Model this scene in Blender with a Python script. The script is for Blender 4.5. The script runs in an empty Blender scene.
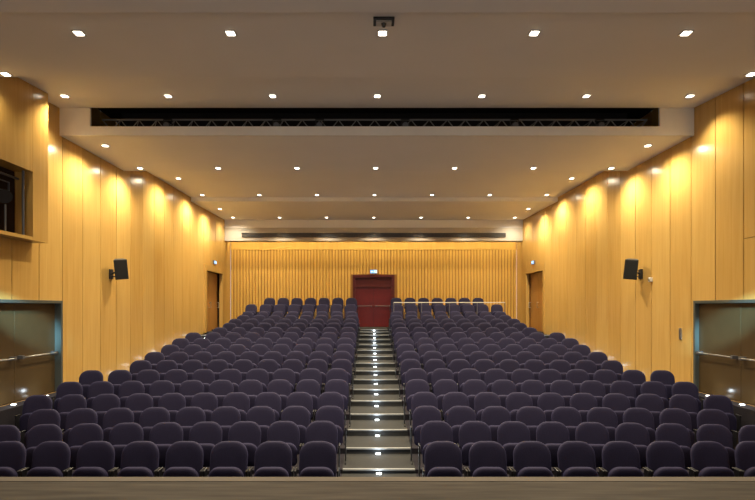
import bpy, bmesh, math, random
from mathutils import Vector, Matrix
random.seed(4)
S=bpy.context.scene
COL=S.collection
EYE=2.55
# ---------------------------------------------------------------- materials
def mat(name,color,rough=.5,metal=0,emis=None,estr=0,noise=0,nscale=(8,8,8),bump=0,coat=0,spec=None):
    m=bpy.data.materials.new(name); m.use_nodes=True
    nt=m.node_tree; b=nt.nodes['Principled BSDF']
    b.inputs['Base Color'].default_value=(*color,1)
    b.inputs['Roughness'].default_value=rough
    b.inputs['Metallic'].default_value=metal
    if spec is not None: b.inputs['Specular IOR Level'].default_value=spec
    if coat: b.inputs['Coat Weight'].default_value=coat
    if emis:
        b.inputs['Emission Color'].default_value=(*emis,1)
        b.inputs['Emission Strength'].default_value=estr
    if noise or bump:
        tc=nt.nodes.new('ShaderNodeTexCoord'); mp=nt.nodes.new('ShaderNodeMapping')
        mp.inputs['Scale'].default_value=nscale
        nz=nt.nodes.new('ShaderNodeTexNoise'); nz.inputs['Scale'].default_value=1; nz.inputs['Detail'].default_value=4
        nt.links.new(tc.outputs['Object'],mp.inputs[0]); nt.links.new(mp.outputs[0],nz.inputs['Vector'])
        if noise:
            mr=nt.nodes.new('ShaderNodeMapRange'); mr.inputs[1].default_value=.25; mr.inputs[2].default_value=.75
            mr.inputs[3].default_value=1-noise; mr.inputs[4].default_value=1+noise
            nt.links.new(nz.outputs['Fac'],mr.inputs[0])
            mx=nt.nodes.new('ShaderNodeVectorMath'); mx.operation='SCALE'
            mx.inputs[0].default_value=color
            nt.links.new(mr.outputs[0],mx.inputs['Scale']); nt.links.new(mx.outputs[0],b.inputs['Base Color'])
        if bump:
            bp=nt.nodes.new('ShaderNodeBump'); bp.inputs['Strength'].default_value=bump; bp.inputs['Distance'].default_value=.01
            nt.links.new(nz.outputs['Fac'],bp.inputs['Height']); nt.links.new(bp.outputs[0],b.inputs['Normal'])
    return m
def wood(name,c1,c2,pitch,axis,rough=.35,off=0.0):
    """vertical-grain veneer; each panel (period=pitch along axis) gets its own tone"""
    m=bpy.data.materials.new(name); m.use_nodes=True
    nt=m.node_tree; N=nt.nodes.new; L=nt.links.new; b=nt.nodes['Principled BSDF']
    b.inputs['Roughness'].default_value=rough
    tc=N('ShaderNodeTexCoord'); sp=N('ShaderNodeSeparateXYZ'); L(tc.outputs['Object'],sp.inputs[0])
    ad=N('ShaderNodeMath'); ad.operation='SUBTRACT'; ad.inputs[1].default_value=off; L(sp.outputs[axis],ad.inputs[0])
    dv=N('ShaderNodeMath'); dv.operation='DIVIDE'; dv.inputs[1].default_value=pitch; L(ad.outputs[0],dv.inputs[0])
    fl=N('ShaderNodeMath'); fl.operation='FLOOR'; L(dv.outputs[0],fl.inputs[0])
    wn=N('ShaderNodeTexWhiteNoise'); wn.noise_dimensions='1D'; L(fl.outputs[0],wn.inputs['W'])
    mp=N('ShaderNodeMapping'); mp.inputs['Scale'].default_value=(12,12,.6); L(tc.outputs['Object'],mp.inputs[0])
    nz=N('ShaderNodeTexNoise'); nz.inputs['Scale'].default_value=1; nz.inputs['Detail'].default_value=6; nz.inputs['Distortion'].default_value=.8
    L(mp.outputs[0],nz.inputs['Vector'])
    a=N('ShaderNodeMath'); a.operation='MULTIPLY_ADD'; a.inputs[1].default_value=.32; a.inputs[2].default_value=-.07; L(wn.outputs['Value'],a.inputs[0])
    c=N('ShaderNodeMath'); c.operation='MULTIPLY_ADD'; c.inputs[1].default_value=.9; L(nz.outputs['Fac'],c.inputs[0]); L(a.outputs[0],c.inputs[2])
    mx=N('ShaderNodeMix'); mx.data_type='RGBA'
    mx.inputs[6].default_value=(*c1,1); mx.inputs[7].default_value=(*c2,1)
    L(c.outputs[0],mx.inputs[0]); L(mx.outputs[2],b.inputs['Base Color'])
    return m
M={}
M['wood']=wood('maple_veneer',(.45,.245,.058),(.64,.41,.130),.75,1,.22,off=.15)
M['slat']=wood('maple_slats',(.56,.32,.065),(.68,.42,.10),.14,0,.40)
M['dark']=mat('void_black',(.012,.010,.010),.9)
M['joint']=mat('joint_backing',(.04,.017,.006),.9)  # dark backing board behind the veneer panels, visible in the joints
M['slatgap']=mat('slat_gap_wood',(.30,.14,.03),.8)
M['ceil']=mat('ceiling_plaster',(.88,.87,.88),.75,noise=.03,nscale=(.6,.6,.6))
M['beam']=mat('soffit_plaster',(.80,.78,.74),.7,noise=.02)
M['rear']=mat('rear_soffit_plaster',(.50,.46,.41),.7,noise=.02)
M['carpet']=mat('dark_carpet',(.018,.016,.021),.95,noise=.25,nscale=(60,60,60),bump=.3,spec=.1)
M['aisle']=mat('grey_aisle_floor',(.030,.030,.030),.9,noise=.12,nscale=(30,30,30),spec=.12)
M['nose']=mat('pale_step_nosing',(.20,.205,.21),.6)
M['alu']=mat('brushed_aluminium',(.62,.60,.56),.35,1)
M['stage']=mat('stage_boards',(.036,.030,.025),.75,noise=.5,nscale=(1.5,14,4),bump=.2,spec=.15)
M['stagelip']=mat('stage_lip',(.085,.072,.06),.7,spec=.15)
M['fabric']=mat('aubergine_upholstery',(.0100,.0078,.031),.8,noise=.2,nscale=(70,70,70),bump=.2,spec=.3)
M['fabric'].node_tree.nodes['Principled BSDF'].inputs['Sheen Weight'].default_value=.08
M['fabric'].node_tree.nodes['Principled BSDF'].inputs['Sheen Tint'].default_value=(.35,.35,1,1)
M['plastic']=mat('black_plastic',(.008,.0075,.010),.45)
M['steel']=mat('grey_powder_steel',(.13,.13,.14),.45,.5)
M['truss']=mat('galvanised_truss_steel',(.28,.27,.26),.5,.3)
M['lamp']=mat('lamp_lens',(1,1,1),.5,emis=(1,.93,.76),estr=10)
M['lamprim']=mat('lamp_rim',(.60,.56,.50),.5)
M['led']=mat('step_led',(1,1,1),.5,emis=(.85,.95,1),estr=7)
M['red']=mat('red_door_paint',(.115,.004,.004),.4,noise=.1)
M['redf']=mat('red_door_surround',(.075,.003,.003),.5)
M['teal']=mat('satin_brown_door',(.085,.056,.025),.22,.10,noise=.08,nscale=(2,2,2))
M['tealf']=mat('grey_teal_door_frame',(.075,.085,.075),.5,.2)
M['exit']=mat('exit_sign_face',(.08,.2,.5),.5,emis=(.25,.50,.9),estr=1.0)
M['exitg']=mat('exit_pictogram',(.4,.7,1),.5,emis=(.8,.92,1),estr=1.2)
M['grille']=mat('speaker_grille',(.010,.010,.011),.8,noise=.4,nscale=(200,200,200))
M['doorwood']=wood('door_veneer',(.33,.14,.03),(.44,.20,.045),.9,1,.3)
# ---------------------------------------------------------------- mesh helpers
class MB:
    def __init__(s): s.v=[]; s.f=[]; s.m=[]; s.mats=[]; s.sm=[]
    def mi(s,k):
        if M[k] not in s.mats: s.mats.append(M[k])
        return s.mats.index(M[k])
    def add(s,vs,fs,k,smooth=False):
        o=len(s.v); s.v+= [tuple(v) for v in vs]
        i=s.mi(k)
        for f in fs: s.f.append(tuple(a+o for a in f)); s.m.append(i); s.sm.append(smooth)
    def box(s,x0,x1,y0,y1,z0,z1,k):
        s.add([(x,y,z) for z in(z0,z1) for y in(y0,y1) for x in(x0,x1)],
              [(0,2,3,1),(4,5,7,6),(0,1,5,4),(2,6,7,3),(0,4,6,2),(1,3,7,5)],k)
    def slab(s,x0,x1,y0,z0,y1,z1,t,k):
        vs=[(x,y,z+dz) for dz in(0,t) for (y,z) in((y0,z0),(y1,z1)) for x in(x0,x1)]
        s.add(vs,[(0,2,3,1),(4,5,7,6),(0,1,5,4),(2,6,7,3),(0,4,6,2),(1,3,7,5)],k)
    def tread(s,x0,x1,f0,f1,z0,z1,k,n):
        """platform whose front/back edges follow the curves f0(x), f1(x)"""
        xs=[x0+(x1-x0)*i/n for i in range(n+1)]
        vs=[]
        for x in xs: vs+=[(x,f0(x),z0),(x,f1(x),z0),(x,f1(x),z1),(x,f0(x),z1)]
        fs=[]
        for i in range(n):
            a=4*i;b=a+4
            for j in range(4): fs.append((a+j,a+(j+1)%4,b+(j+1)%4,b+j))
        fs.append((0,1,2,3)); e=4*n; fs.append((e,e+1,e+2,e+3))
        s.add(vs,fs,k)
    def tube(s,p,q,r,k,n=8,r2=None):
        p=Vector(p);q=Vector(q);d=(q-p).normalized()
        u=d.orthogonal().normalized();w=d.cross(u); r2=r if r2 is None else r2
        vs=[]
        for c,rr in((p,r),(q,r2)):
            for i in range(n):
                a=2*math.pi*i/n; vs.append(c+u*math.cos(a)*rr+w*math.sin(a)*rr)
        fs=[(i,(i+1)%n,n+(i+1)%n,n+i) for i in range(n)]
        s.add(vs,fs,k,True); s.add(vs[:n],[tuple(range(n))[::-1]],k); s.add(vs[n:],[tuple(range(n))],k)
    def mesh(s,name,bevel=0):
        me=bpy.data.meshes.new(name); me.from_pydata(s.v,[],s.f)
        for m in s.mats: me.materials.append(m)
        for p,i,sm in zip(me.polygons,s.m,s.sm): p.material_index=i; p.use_smooth=sm
        bm=bmesh.new(); bm.from_mesh(me); bmesh.ops.recalc_face_normals(bm,faces=bm.faces)
        if bevel: bmesh.ops.bevel(bm,geom=[e for e in bm.edges if e.calc_face_angle(0)>.9],offset=bevel,segments=2,affect='EDGES',profile=.5)
        bm.to_mesh(me); bm.free(); me.update()
        return me
def obj(name,me,loc=(0,0,0),parent=None,label=None,cat=None,group=None,kind=None,rot=None):
    o=bpy.data.objects.new(name,me); o.location=loc
    if rot: o.rotation_euler=rot
    if parent: o.parent=parent
    if label: o['label']=label
    if cat: o['category']=cat
    if group: o['group']=group
    if kind: o['kind']=kind
    COL.objects.link(o); return o
def struct(name,mb,label,cat):
    return obj(name,mb.mesh(name),label=label,cat=cat,kind='structure')
# ---------------------------------------------------------------- layout
W=6.5; YB=23.4; PITCH=.85; D0=6.5
rise=[0,.03,.06,.09,.11]+[.115]*11
fz=[]; a=0
for r in rise: a+=r; fz.append(a)
fz+= [1.63,1.69]
NR=18
rowy=[D0]+[D0+.20+PITCH*i for i in range(1,NR)]
curv=[0]+[.010]*11+[.008,.006,.004,.002,0,0]
rowz=fz[:16]+[1.84,2.11]
counts=[9,9,9,10,10,10,9,9,9,9,9,8,8,8,8,8,8,7]
def side(i):
    n=counts[i] if 6<=i<16 else (10 if i<6 else 8)
    return .84+.56*(n-1)+.34
def edge(i):
    """front edge of tread i"""
    return lambda x,i=i: rowy[i]-.55-curv[i]*x*x
# ---------------------------------------------------------------- floor
mb=MB()
A=.56
for i in range(NR):
    f0=edge(i) if i else (lambda x:4.2)
    f1=edge(i+1) if i<NR-1 else (lambda x:YB)
    q=side(i)
    for x0,x1,k,n in((-W,-q,'aisle',2),(-q,-A,'carpet',12),(-A,A,'aisle',2),(A,q,'carpet',12),(q,W,'aisle',2)):
        mb.tread(x0,x1,f0,f1,-.4,fz[i],k,n)
for sx in(-1,1):
    for i in(16,17):
        y0=rowy[i]-.55; y1=rowy[i]+.30 if i==16 else rowy[i]+.45
        xa,xb=sorted((sx*.62,sx*5.2))
        mb.box(xa,xb,y0,y1,fz[i]-.2,rowz[i],'carpet')
    xa,xb=sorted((sx*6.22,sx*W))
    mb.box(xa,xb,7.6,10.9,0,.85,'carpet')
floor=struct('floor',mb,'curved stepped dark carpeted auditorium floor with grey aisles','floor')
for i in range(1,NR):
    m2=MB(); y=rowy[i]-.55; z=fz[i]
    m2.box(-A+.01,A-.01,y-.016,y+.036,z-.018,z+.006,'nose')
    struct('trim_%d'%i,m2,'pale nosing strip along a step of the aisle','step nosing')
tn=20
for i in range(6,16):
    for sx in(-1,1):
        m2=MB(); q=side(i)+.02; f=edge(i)
        xa,xb=sorted((sx*q,sx*(W-.01)))
        m2.tread(xa,xb,(lambda x,f=f:f(x)-.016),(lambda x,f=f:f(x)+.04),fz[i]-.018,fz[i]+.006,'nose',2)
        struct('trim_%d'%tn,m2,'pale nosing strip along a step of the side aisle','step nosing'); tn+=1
m2=MB(); m2.box(-.05,.05,-.02,.02,0,.018,'alu'); m2.box(-.036,.036,-.024,.014,.004,.021,'led')
ledm=m2.mesh('step_light')
lps=[(0.0,rowy[i]-.55-.045,fz[i-1],0) for i in range(1,NR)]
for sx in(-1,1):
    lps.append((sx*6.36,9.0,.85,1)); lps.append((sx*6.36,9.9,.85,1))
    for i in range(7,16):
        x=6.15
        lps.append((sx*x,edge(i)(x)-.045,fz[i-1],2))
for (x,y,z,c) in lps:
    o=obj('step_light',ledm,(x,y,z),label='small white led step light on the '+('aisle stair','floor beside the exit door','stepped side aisle')[c],cat='step light',group='led step lights')
    l=bpy.data.lights.new('step_glow','POINT'); l.energy=(1.7,.9,.45)[c]; l.color=(.74,.88,1); l.shadow_soft_size=.03
    lo=obj('step_glow',l,(0,-.06,.12),parent=o)
mb=MB(); mb.box(-W,W,-3,4.85,-.4,.93,'stage'); mb.box(-W,W,4.76,4.88,.87,.95,'stagelip')
mb.box(-W,W,-3,4.76,.93,.945,'stage')
struct('trim_18',mb,'dark grey-brown wooden stage deck with paler front edge','stage')
# ---------------------------------------------------------------- walls
BX=.30
RD0,RD1=19.6,22.15
def sidewall(sgn):
    mb=MB(); TOP=5.2; Y0=-3.0; Y1=YB
    def B(xa,xb,*r):
        xs=sorted((sgn*xa,sgn*xb)); mb.box(xs[0],xs[1],*r)
    holes=[(8.05,10.55,.85,2.70),(RD0,RD1,1.58,4.22)]
    if sgn<0: holes.append((6.6,9.26,3.83,5.0))
    ys=[]; y=.15+.75*-4
    while y<Y1: ys.append(y); y+=.75
    ys.append(Y1)
    g=.011
    def panel(y0,y1,z0,z1,k,xa,xb):
        rects=[(y0,y1,z0,z1)]
        for h in holes:
            new=[]
            for r in rects:
                a0,a1,b0,b1=r
                if h[0]>=a1 or h[1]<=a0 or h[2]>=b1 or h[3]<=b0: new.append(r); continue
                if a0<h[0]: new.append((a0,h[0],b0,b1))
                if a1>h[1]: new.append((h[1],a1,b0,b1))
                m0=max(a0,h[0]);m1=min(a1,h[1])
                if b0<h[2]: new.append((m0,m1,b0,h[2]))
                if b1>h[3]: new.append((m0,m1,h[3],b1))
            rects=new
        for r in rects:
            if r[1]-r[0]>.01 and r[3]-r[2]>.01: B(xa,xb,r[0],r[1],r[2],r[3],k)
    panel(Y0,Y1,-.4,TOP,'joint',W+.02,W+.30)
    for a0,a1 in zip(ys[:-1],ys[1:]):
        if a1<Y0: continue
        if a1<9.9:
            panel(a0+g,a1-g,-.4,3.78-g/2,'wood',W,W+.03); panel(a0+g,a1-g,3.78+g/2,7.2,'wood',W,W+.03)
        else: panel(a0+g,a1-g,-.4,7.2,'wood',W,W+.03)
    panel(Y0,Y1,TOP,7.2,'joint',W+.02,W+.30)
    for h in holes:
        B(W+.30,W+.33,h[0]-.1,h[1]+.1,h[2]-.1,h[3]+.1,'dark')
    return mb
mb=sidewall(-1)
for (a0,a1,b0,b1) in ((5.5,6.6,3.77,6.9),(9.26,9.70,3.77,6.9),(6.6,9.26,5.0,6.9),(6.6,9.26,3.77,3.83)):
    mb.box(-W,-W+BX,a0+.003,a1-.003,b0,b1,'wood')
struct('wall_left',mb,'maple veneer panelled side wall with a projecting lighting bay','wall')
struct('wall_right',sidewall(1),'maple veneer panelled side wall with vertical joints','wall')
mb=MB()
D=.95; dz0,dz1=1.69,4.06
mb.box(-W,-D,YB+.03,YB+.3,1.2,5.2,'slatgap'); mb.box(D,W,YB+.03,YB+.3,1.2,5.2,'slatgap')
mb.box(-D,D,YB+.03,YB+.3,dz1,5.2,'slatgap'); mb.box(-D,D,YB+.28,YB+.3,1.2,dz1,'dark')
x=-W+.01
while x<W-.1:
    z0=1.2
    if x+.12>-D-.02 and x<D+.02: z0=dz1+.02
    vs=[(x,YB+.035,z0),(x+.025,YB+.005,z0),(x+.09,YB+.005,z0),(x+.115,YB+.035,z0)]
    vs+=[(p[0],p[1],5.2) for p in vs]
    mb.add(vs,[(0,1,5,4),(1,2,6,5),(2,3,7,6),(0,4,7,3),(0,3,2,1),(4,5,6,7)],'slat'); x+=.14
struct('wall_back',mb,'back wall of fine vertical ribbed maple slats','wall')
# ---------------------------------------------------------------- ceiling
mb=MB(); CW=W
def E(z): return z+EYE
YBM=10.55
P=[(-3,3.50,6.15,3.53),(6.15,3.57,8.3,3.72),(8.3,3.93,YBM,4.10)]
for i,(y0,z0,y1,z1) in enumerate(P):
    mb.slab(-CW,CW,y0,E(z0),y1,E(z1),.06,'ceil')
mb.box(-CW,CW,8.24,8.295,E(3.73),E(4.0),'ceil')
P2=[(13.3,3.88,18.25,3.92),(18.25,3.78,22.45,3.84)]
for (y0,z0,y1,z1) in P2: mb.slab(-CW,CW,y0,E(z0),y1,E(z1),.06,'ceil')
mb.box(-CW,CW,18.255,18.31,E(3.80),E(4.0),'ceil')
xl,xr=-5.88,5.80
mb.slab(-W,W,YBM+.06,E(3.54),13.3,E(3.54),.06,'ceil')
mb.box(-CW,CW,13.24,13.295,E(3.60),E(3.95),'ceil')
mb.box(-W,xl,YBM,YBM+.059,E(3.535),E(4.25),'beam'); mb.box(xr,W,YBM,YBM+.059,E(3.535),E(4.25),'beam')
mb.box(xl,xr,YBM,YBM+.059,E(3.535),E(3.72),'beam')
mb.box(xl,xr,11.9,11.96,E(3.6),E(4.5),'dark'); mb.box(xl,xr,YBM+.06,11.9,E(3.62),E(3.64),'dark')
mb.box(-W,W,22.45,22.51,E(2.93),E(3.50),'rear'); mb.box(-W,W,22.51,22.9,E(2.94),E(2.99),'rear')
mb.box(-W,W,22.45,22.51,E(3.5),E(3.9),'ceil')
mb.box(-W,W,-3,YB+.3,7.2,7.3,'dark')
mb.box(-W,W,YB,YB+.3,5.2,7.2,'slat')
struct('ceiling',mb,'pale plaster ceiling in stepped sawtooth planes with white soffits','ceiling')
m2=MB(); m2.box(-5.75,5.75,22.425,22.45,E(3.08),E(3.27),'plastic')
for j in range(4): m2.box(-5.75,5.75,22.41,22.43,E(3.085+.05*j),E(3.105+.05*j),'steel')
obj('ventilation_grille',m2.mesh('ventilation_grille'),label='long dark slotted ventilation grille in the rear soffit',cat='vent')
m2=MB()
yt=10.95
for z in(3.76,4.0): m2.tube((xl+.05,yt,E(z)),(xr-.05,yt,E(z)),.02,'truss')
m2.tube((xl+.05,yt+.3,E(3.88)),(xr-.05,yt+.3,E(3.88)),.02,'truss')
n=60
for i in range(n):
    xa=xl+.05+(xr-xl-.1)*i/n; xb=xl+.05+(xr-xl-.1)*(i+1)/n
    m2.tube((xa,yt,E(3.76 if i%2 else 4.0)),(xb,yt,E(4.0 if i%2 else 3.76)),.010,'truss',6)
    m2.tube((xa,yt+.3,E(3.88)),(xb,yt,E(4.0 if i%2 else 3.76)),.008,'truss',6)
obj('lighting_truss',m2.mesh('lighting_truss'),label='grey lattice lighting truss inside the ceiling slot',cat='truss')
m2=MB()
m2.tube((0,0,0),(0,-.12,-.02),.06,'plastic',14,.075); m2.tube((0,.04,.01),(0,0,0),.05,'plastic',14,.06)
m2.tube((0,-.115,-.02),(0,-.125,-.021),.062,'steel',14)
m2.box(-.09,-.08,-.05,-.02,-.02,.13,'plastic'); m2.box(.08,.09,-.05,-.02,-.02,.13,'plastic'); m2.box(-.09,.09,-.05,-.02,.12,.135,'plastic')
tl=m2.mesh('stage_spotlight')
for x in(-4.4,-2.1,-1.2,.6,2.9,4.7):
    obj('stage_spotlight',tl,(x,yt-.07,E(3.84)),label='small black stage spotlight clamped on the truss',cat='stage light',group='spotlights on the ceiling truss')
# ---------------------------------------------------------------- downlights
m2=MB()
m2.box(-.070,.070,-.070,.070,-.010,.004,'lamprim')
rimm=m2.mesh('light_frame',.003)
m2=MB(); m2.box(-.048,.048,-.048,.048,-.016,-.009,'lamp'); lensm=m2.mesh('lens')
def cz(y):
    for (a,b,c,d) in P+[(YBM,3.54,13.3,3.54)]+P2:
        if a<=y<=c: return E(b+(d-b)*(y-a)/(c-a))
WARM=(1,.84,.58)
def down(x,y,en=260,ang=120,blend=.8,r=.05,col=WARM):
    z=cz(y)-.003
    o=obj('downlight',None,(x,y,z),label='square recessed ceiling downlight glowing warm white',cat='ceiling light',group='ceiling downlights')
    obj('light_frame',rimm,parent=o); obj('lens',lensm,parent=o)
    l=bpy.data.lights.new('beam','SPOT'); l.energy=en; l.color=col; l.spot_size=math.radians(ang); l.spot_blend=blend; l.shadow_soft_size=r
    obj('beam',l,(0,0,-.05),parent=o)
PALE=(1,.88,.62)
X7=[-5.95,-3.98,-1.99,0,1.99,3.98,5.95]
for x in X7[1:-1]: down(x+.03,6.75,600,114)
for y,en,ee,an in((9.8,500,240,116),(13.0,520,340,122),(17.8,540,430,122),(21.75,180,140,108)):
    for x in X7:
        e=abs(x)>5; down(x,y,ee if e else en,(124 if y==9.8 else 160) if e else an,1 if e else .8,col=PALE if e else WARM)
for y,en in((8.15,35),(11.2,310),(15.45,420),(19.7,420)):
    for x in(-5.9,5.9): down(x,y,en,160,1,col=PALE)
m2=MB(); m2.box(-.13,.13,-.09,.09,-.03,0,'plastic'); m2.box(-.10,.10,-.06,.06,-.045,-.03,'lamprim'); m2.tube((0,0,-.04),(0,0,-.085),.035,'plastic',12,.02)
obj('ceiling_camera',m2.mesh('ceiling_camera',.004),(.04,6.42,cz(6.42)),label='small dark box device mounted on the ceiling beside a lamp',cat='ceiling device')
m2=MB(); m2.tube((0,0,0),(0,0,.12),.05,'steel',12); m2.tube((0,0,-.004),(0,0,0),.042,'lamp',12)
wm=m2.mesh('wall_washer')
for i in range(19):
    x=-6.2+i*12.4/18
    o=obj('wall_washer',wm,(x,22.97,E(3.55)),label='small cylindrical lamp washing the ribbed rear wall',cat='wall light',group='wall washers behind the rear soffit')
    l=bpy.data.lights.new('beam','SPOT'); l.energy=95; l.color=(1,.84,.52); l.spot_size=math.radians(95); l.spot_blend=1; l.shadow_soft_size=.06
    obj('beam',l,(0,0,-.02),parent=o,rot=(math.radians(8),0,0))
# ---------------------------------------------------------------- doors
def sidedoor(sgn,y0,y1,z0,z1,leaf,frame,name,label,bar,t=.06):
    root=obj(name,None,(sgn*(W+.03),(y0+y1)/2,z0),label=label,cat='door',kind='structure')
    h=z1-z0; w=y1-y0
    ins=0 if bar else .10*sgn
    m=MB()
    for a,b,c,d in((-w/2,-w/2+t,0,h),(w/2-t,w/2,0,h),(-w/2+t,w/2-t,h-t,h)):
        m.box(-.05,.10,a,b,c,d,frame)
    obj('frame',m.mesh('frame',.004),parent=root)
    lv=[(-w/2+t,-.004),(.004,w/2-t)]
    for a,b in lv:
        m=MB(); m.box(.03 if sgn>0 else -.07,.07 if sgn>0 else -.03,a,b,.01,h-t-.004,leaf)
        lo=obj('door_leaf',m.mesh('door_leaf',.003),(ins,0,0),parent=root)
        m=MB(); xx=-.06*sgn
        if bar:
            m.tube((xx,a+.08,.80),(xx,b-.08,.80),.012,'alu',10)
            for yy in(a+.10,b-.10): m.box(min(xx,.03*sgn)-.01,max(xx,.03*sgn)+.01,yy-.03,yy+.03,.77,.83,'steel')
        else:
            m.tube((xx,b-.12,.95),(xx,b-.12,1.2),.014,'alu',8)
            m.tube((xx,b-.12,.97),(.03*sgn,b-.12,.97),.01,'alu',8); m.tube((xx,b-.12,1.18),(.03*sgn,b-.12,1.18),.01,'alu',8)
        obj('door_handle',m.mesh('door_handle'),parent=lo,label='metal bar handle')
sidedoor(-1,8.05,10.55,.85,2.70,'teal','tealf','door_1','satin dark brown double exit door in grey-teal frame with panic bars',True)
sidedoor(1,8.05,10.55,.85,2.70,'teal','tealf','door_2','satin dark brown double exit door in grey-teal frame with panic bars',True)
sidedoor(-1,RD0,RD1,1.60,4.22,'doorwood','wood','door_3','wooden double door set in the veneered side wall',False,.22)
sidedoor(1,RD0,RD1,1.60,4.22,'doorwood','wood','door_4','wooden double door set in the veneered side wall',False,.22)
root=obj('door_5',None,(0,YB+.02,dz0),label='dark red double door with frame at the top of the aisle',cat='door',kind='structure')
m=MB(); h=dz1-dz0
for a,b,c,d in((-D,-D+.12,0,h),(D-.12,D,0,h),(-D+.12,D-.12,h-.12,h)): m.box(a,b,-.05,.12,c,d,'redf')
m.box(-D+.12,D-.12,-.02,.1,h-.55,h-.45,'redf')
m.box(-D+.12,D-.12,.03,.06,h-.45,h-.12,'redf')
obj('frame',m.mesh('frame',.004),parent=root)
for sx in(-1,1):
    a,b=sorted((sx*.004,sx*(D-.12)))
    m=MB(); m.box(a,b,.03,.07,.01,h-.55,'red')
    lo=obj('door_leaf',m.mesh('door_leaf',.003),parent=root)
    m=MB(); m.tube((a+.08,-.03,.95),(b-.08,-.03,.95),.015,'steel',10); m.box(a+.07,a+.12,-.03,.03,.92,.98,'steel'); m.box(b-.12,b-.07,-.03,.03,.92,.98,'steel')
    obj('door_handle',m.mesh('door_handle'),parent=lo,label='metal bar handle')
def exitsign(loc,rotz,label,w=.36,h=.16):
    root=obj('exit_sign',None,loc,label=label,cat='exit sign',rot=(0,0,rotz),group='illuminated exit signs')
    m=MB(); m.box(-w/2-.015,w/2+.015,-.03,.03,-h/2-.015,h/2+.015,'steel'); obj('housing',m.mesh('housing',.004),parent=root)
    m=MB(); m.box(-w/2,w/2,-.036,-.03,-h/2,h/2,'exit')
    def q(pts): 
        m.add([(x*w,-.038,z*h) for x,z in pts],[tuple(range(len(pts)))],'exitg')
    q([(-.42,0),(-.28,.25),(-.28,.08),(-.10,.08),(-.10,-.08),(-.28,-.08),(-.28,-.25)])
    q([(.12,.38),(.18,.38),(.18,.26),(.12,.26)]); q([(.05,.2),(.2,.2),(.16,-.08),(.09,-.08)])
    q([(.09,-.08),(.13,-.08),(.05,-.38),(.0,-.38)]); q([(.13,-.08),(.16,-.08),(.26,-.38),(.21,-.38)])
    q([(.30,.4),(.44,.4),(.44,-.4),(.30,-.4)])
    obj('sign_face',m.mesh('sign_face'),parent=root)
exitsign((0,YB-.035,dz1+.14),0,'glowing exit sign above the red door',.30,.15)
exitsign((-W+.035,20.9,4.40),math.radians(90),'glowing exit sign above a wooden side door',.28,.12)
exitsign((W-.035,20.9,4.40),math.radians(-90),'glowing exit sign above a wooden side door',.28,.12)
m=MB(); m.box(-.06,0,-.05,.05,-.05,.05,'lamprim'); m.tube((-.06,0,0),(-.075,0,0),.03,'alu',12)
obj('wall_fitting',m.mesh('wall_fitting',.006),(W,12.15,3.22),label='small pale square fitting beside the wall speaker',cat='wall fitting')
# ---------------------------------------------------------------- speakers
def speaker(sgn):
    root=obj('wall_speaker',None,(sgn*(W-.30),12.5,3.50),label='black loudspeaker angled on a wall bracket',cat='speaker',group='wall speakers')
    m=MB()
    vs=[(-.15,-.17,-.24),(.15,-.17,-.24),(.10,.13,-.24),(-.10,.13,-.24),(-.15,-.17,.24),(.15,-.17,.24),(.10,.13,.24),(-.10,.13,.24)]
    m.add(vs,[(0,1,2,3),(4,5,6,7),(0,1,5,4),(1,2,6,5),(2,3,7,6),(3,0,4,7)],'plastic')
    c=obj('cabinet',m.mesh('cabinet',.012),parent=root,rot=(math.radians(10),math.radians(6*sgn),math.radians(-30*sgn)))
    m=MB(); m.box(-.135,.135,-.18,-.168,-.22,.22,'grille'); obj('grille',m.mesh('grille',.004),parent=c)
    m=MB(); m.tube((0,.08,0),(sgn*.28,.12,-.12),.02,'plastic'); m.box(min(sgn*.27,sgn*.30),max(sgn*.27,sgn*.30),.04,.20,-.24,0,'plastic')
    m.tube((0,.05,-.2),(sgn*.28,.12,-.18),.014,'plastic')
    obj('bracket',m.mesh('bracket'),parent=root)
speaker(-1); speaker(1)
m=MB()
m.tube((0,0,0),(.16,-.14,-.06),.10,'plastic',16,.12); m.tube((-.10,.09,.04),(0,0,0),.07,'plastic',16,.10)
m.box(.02,.05,-.15,-.135,-.05,.25,'steel'); m.box(.02,.05,.135,.15,-.05,.25,'steel'); m.box(.02,.05,-.15,.15,.235,.25,'steel')
bm_=m.mesh('bay_spotlight')
for y,z in((8.85,4.50),(8.40,4.1)):
    obj('stage_spotlight',bm_,(-W+.02,y,z),label='grey stage spotlight hung in the wall bay',cat='stage light',group='spotlights in the wall bay')
m=MB(); m.tube((-W+.06,6.65,4.86),(-W+.06,9.22,4.86),.022,'steel'); m.tube((-W+.2,9.15,3.84),(-W+.2,9.15,4.99),.022,'steel')
m.tube((-W+.2,8.7,3.84),(-W+.2,8.7,4.3),.016,'steel')
obj('lighting_pipe',m.mesh('lighting_pipe'),label='metal hanging pipe frame in the wall bay',cat='pipe')
m=MB(); m.box(-.012,.012,-.04,.04,-.12,.12,'alu')
obj('switch_plate',m.mesh('switch_plate',.003),(W-.012,11.0,2.0),label='aluminium switch plate on the veneered wall',cat='switch')
m=MB()
m.tube((0,0,0),(0,.16,-.06),.10,'plastic',16,.12); m.tube((0,-.10,.04),(0,0,0),.07,'plastic',16,.10)
m.tube((0,0,-3.35),(0,0,-.08),.02,'steel')
for k in range(3):
    a=k*2.094; m.tube((0,0,-2.9),(.35*math.cos(a),.35*math.sin(a),-3.345),.014,'steel')
fl_=m.mesh('added_floodlight')
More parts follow.
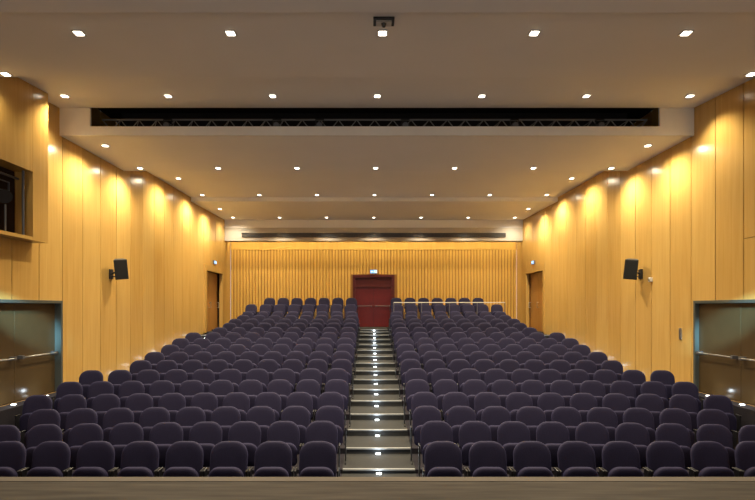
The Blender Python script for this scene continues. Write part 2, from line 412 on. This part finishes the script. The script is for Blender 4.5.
for sgn in(-1,1):  # added lamps out of view, giving the near exit doors a bluish glow
    loc=Vector((sgn*5.0,4.2,4.31)); tgt=Vector((sgn*6.5,9.1,2.42)); d=(tgt-loc)
    o=obj('added_floodlight',fl_,loc,label='added unseen black floodlight on a tripod stand, casting cool light on the exit door',cat='stage light',group='added unseen floodlights for the exit doors')
    l=bpy.data.lights.new('beam','SPOT'); l.energy=7500; l.color=(.34,.72,.95); l.spot_size=math.radians(9); l.spot_blend=1; l.shadow_soft_size=.06
    lo=obj('beam',l,(0,.3,-.1),parent=o); lo.rotation_euler=d.to_track_quat('-Z','Y').to_euler()
# ---------------------------------------------------------------- guard rail right
m=MB()
yr=rowy[16]-.62
m.tube((.75,yr,2.76),(5.0,yr,2.76),.016,'steel')
for i in range(5):
    x=.75+4.25*i/4; m.tube((x,yr,fz[15]),(x,yr,2.76),.014,'steel')
m.box(.75,5.0,yr-.02,yr+.02,2.745,2.775,'lamprim')
obj('guard_rail',m.mesh('guard_rail'),label='slim pale guard rail in front of the raised rows',cat='railing')
# ---------------------------------------------------------------- chairs
def outline(w,h,rt,rb,n=7):
    pts=[]
    for cx,cz_,r,a0 in((w/2-rb,rb,rb,-90),(w/2-rt,h-rt,rt,0),(-w/2+rt,h-rt,rt,90),(-w/2+rb,rb,rb,180)):
        for i in range(n):
            a=math.radians(a0+90*i/(n-1)); pts.append((cx+r*math.cos(a),cz_+r*math.sin(a)))
    return pts
def cushion(mb,w,h,t,rt,rb,curve,front='fabric',back='plastic',tilt=0,off=(0,0,0),n=7):
    ins=[(.15,-t/2-.004),(.08,-t/2-.002),(.03,-t/2+.001),(.008,-t/2+.010),(0,-t/2+.022),(0,t/2-.012),(.01,t/2),(.1,t/2+.002)]
    vs=[];N=None
    for d,y in ins:
        p=outline(w-2*d,h-2*d,max(rt-d*.9,.01),max(rb-d*.9,.01),n); N=len(p)
        for x,z in p:
            z=z+d
            yy=y-curve*(x*x)
            c,s_=math.cos(tilt),math.sin(tilt)
            vs.append((x+off[0],yy*c+z*s_+off[1],-yy*s_+z*c+off[2]))
    fs=[];fb=[]
    for r in range(len(ins)-1):
        for i in range(N):
            f=(r*N+i,r*N+(i+1)%N,(r+1)*N+(i+1)%N,(r+1)*N+i)
            (fs if r<5 else fb).append(f)
    fs.append(tuple(range(N))); L=(len(ins)-1)*N; fb.append(tuple(range(L,L+N)))
    o=len(mb.v); mb.add(vs,fs,front,True)
    k=mb.mi(back)
    for f in fb: mb.f.append(tuple(a+o for a in f)); mb.m.append(k); mb.sm.append(True)
def mk_back(mb,n=8): cushion(mb,.468,.49,.055,.17,.06,.45,tilt=.17,off=(0,-.035,.375),n=n)
def mk_seat(mb,n=8): cushion(mb,.43,.33,.075,.13,.06,-.25,tilt=-.04,off=(0,-.145,.255),n=n)
def mk_arm(mb,sx): 
    x0,x1=sorted((sx*.250,sx*.274)); mb.box(x0,x1,-.20,-.04,.535,.555,'plastic')
def mk_leg(mb,sx):
    x0,x1=sorted((sx*.252,sx*.270))
    mb.box(x0,x1,-.18,-.08,.02,.535,'plastic'); mb.box(x0-.0,x1+.0,-.32,.03,0,.025,'plastic')
mb=MB(); mk_back(mb); backm=mb.mesh('backrest')
mb=MB(); mk_seat(mb); seatm=mb.mesh('seat')
arms=[];legs=[]
for sx in(-1,1):
    mb=MB(); mk_arm(mb,sx); arms.append(mb.mesh('armrest',.006))
    mb=MB(); mk_leg(mb,sx); legs.append(mb.mesh('leg',.003))
mb=MB(); mk_back(mb,5); mk_seat(mb,5)
for sx in(-1,1): mk_arm(mb,sx); mk_leg(mb,sx)
farm=mb.mesh('auditorium_chair')
LAB='dark aubergine upholstered tip-up theatre chair with rounded back'
proto=None
for i in range(NR):
    for sx in(-1,1):
        start=.79 if i%2==0 else .84
        if i>=16: start=.92
        for j in range(counts[i]):
            x=sx*(start+.56*j); loc=(x,rowy[i]-curv[i]*x*x,rowz[i]); rz=-math.atan(2*curv[i]*x)
            if i<8:
                if proto is None:
                    root=obj('auditorium_chair',None,loc,label=LAB,cat='chair',group='rows of theatre chairs')
                    parts=[obj('backrest',backm,parent=root),obj('seat',seatm,parent=root)]
                    parts+=[obj('armrest',m_,parent=root) for m_ in arms]+[obj('leg',m_,parent=root) for m_ in legs]
                    proto=(root,parts)
                else:
                    c=proto[0].copy(); c.location=loc; c.rotation_euler=(0,0,rz); COL.objects.link(c)
                    for p in proto[1]:
                        q=p.copy(); q.parent=c; COL.objects.link(q)
            else:
                obj('auditorium_chair',farm,loc,label=LAB,cat='chair',group='rows of theatre chairs',rot=(0,0,rz))
# ---------------------------------------------------------------- world / camera
w=bpy.data.worlds.new('World'); S.world=w; w.use_nodes=True
bg=w.node_tree.nodes['Background']; bg.inputs[0].default_value=(1,.93,.88,1); bg.inputs[1].default_value=.9
cam=bpy.data.cameras.new('Camera'); co=bpy.data.objects.new('Camera',cam); COL.objects.link(co)
co.location=(-.12,0,EYE); co.rotation_euler=(math.radians(90),0,0)
cam.sensor_width=36; cam.lens=515/755*36; cam.shift_x=6.5/755; cam.shift_y=58/755; cam.clip_end=100
S.camera=co
S.view_settings.view_transform='Standard'
S.view_settings.exposure=.22
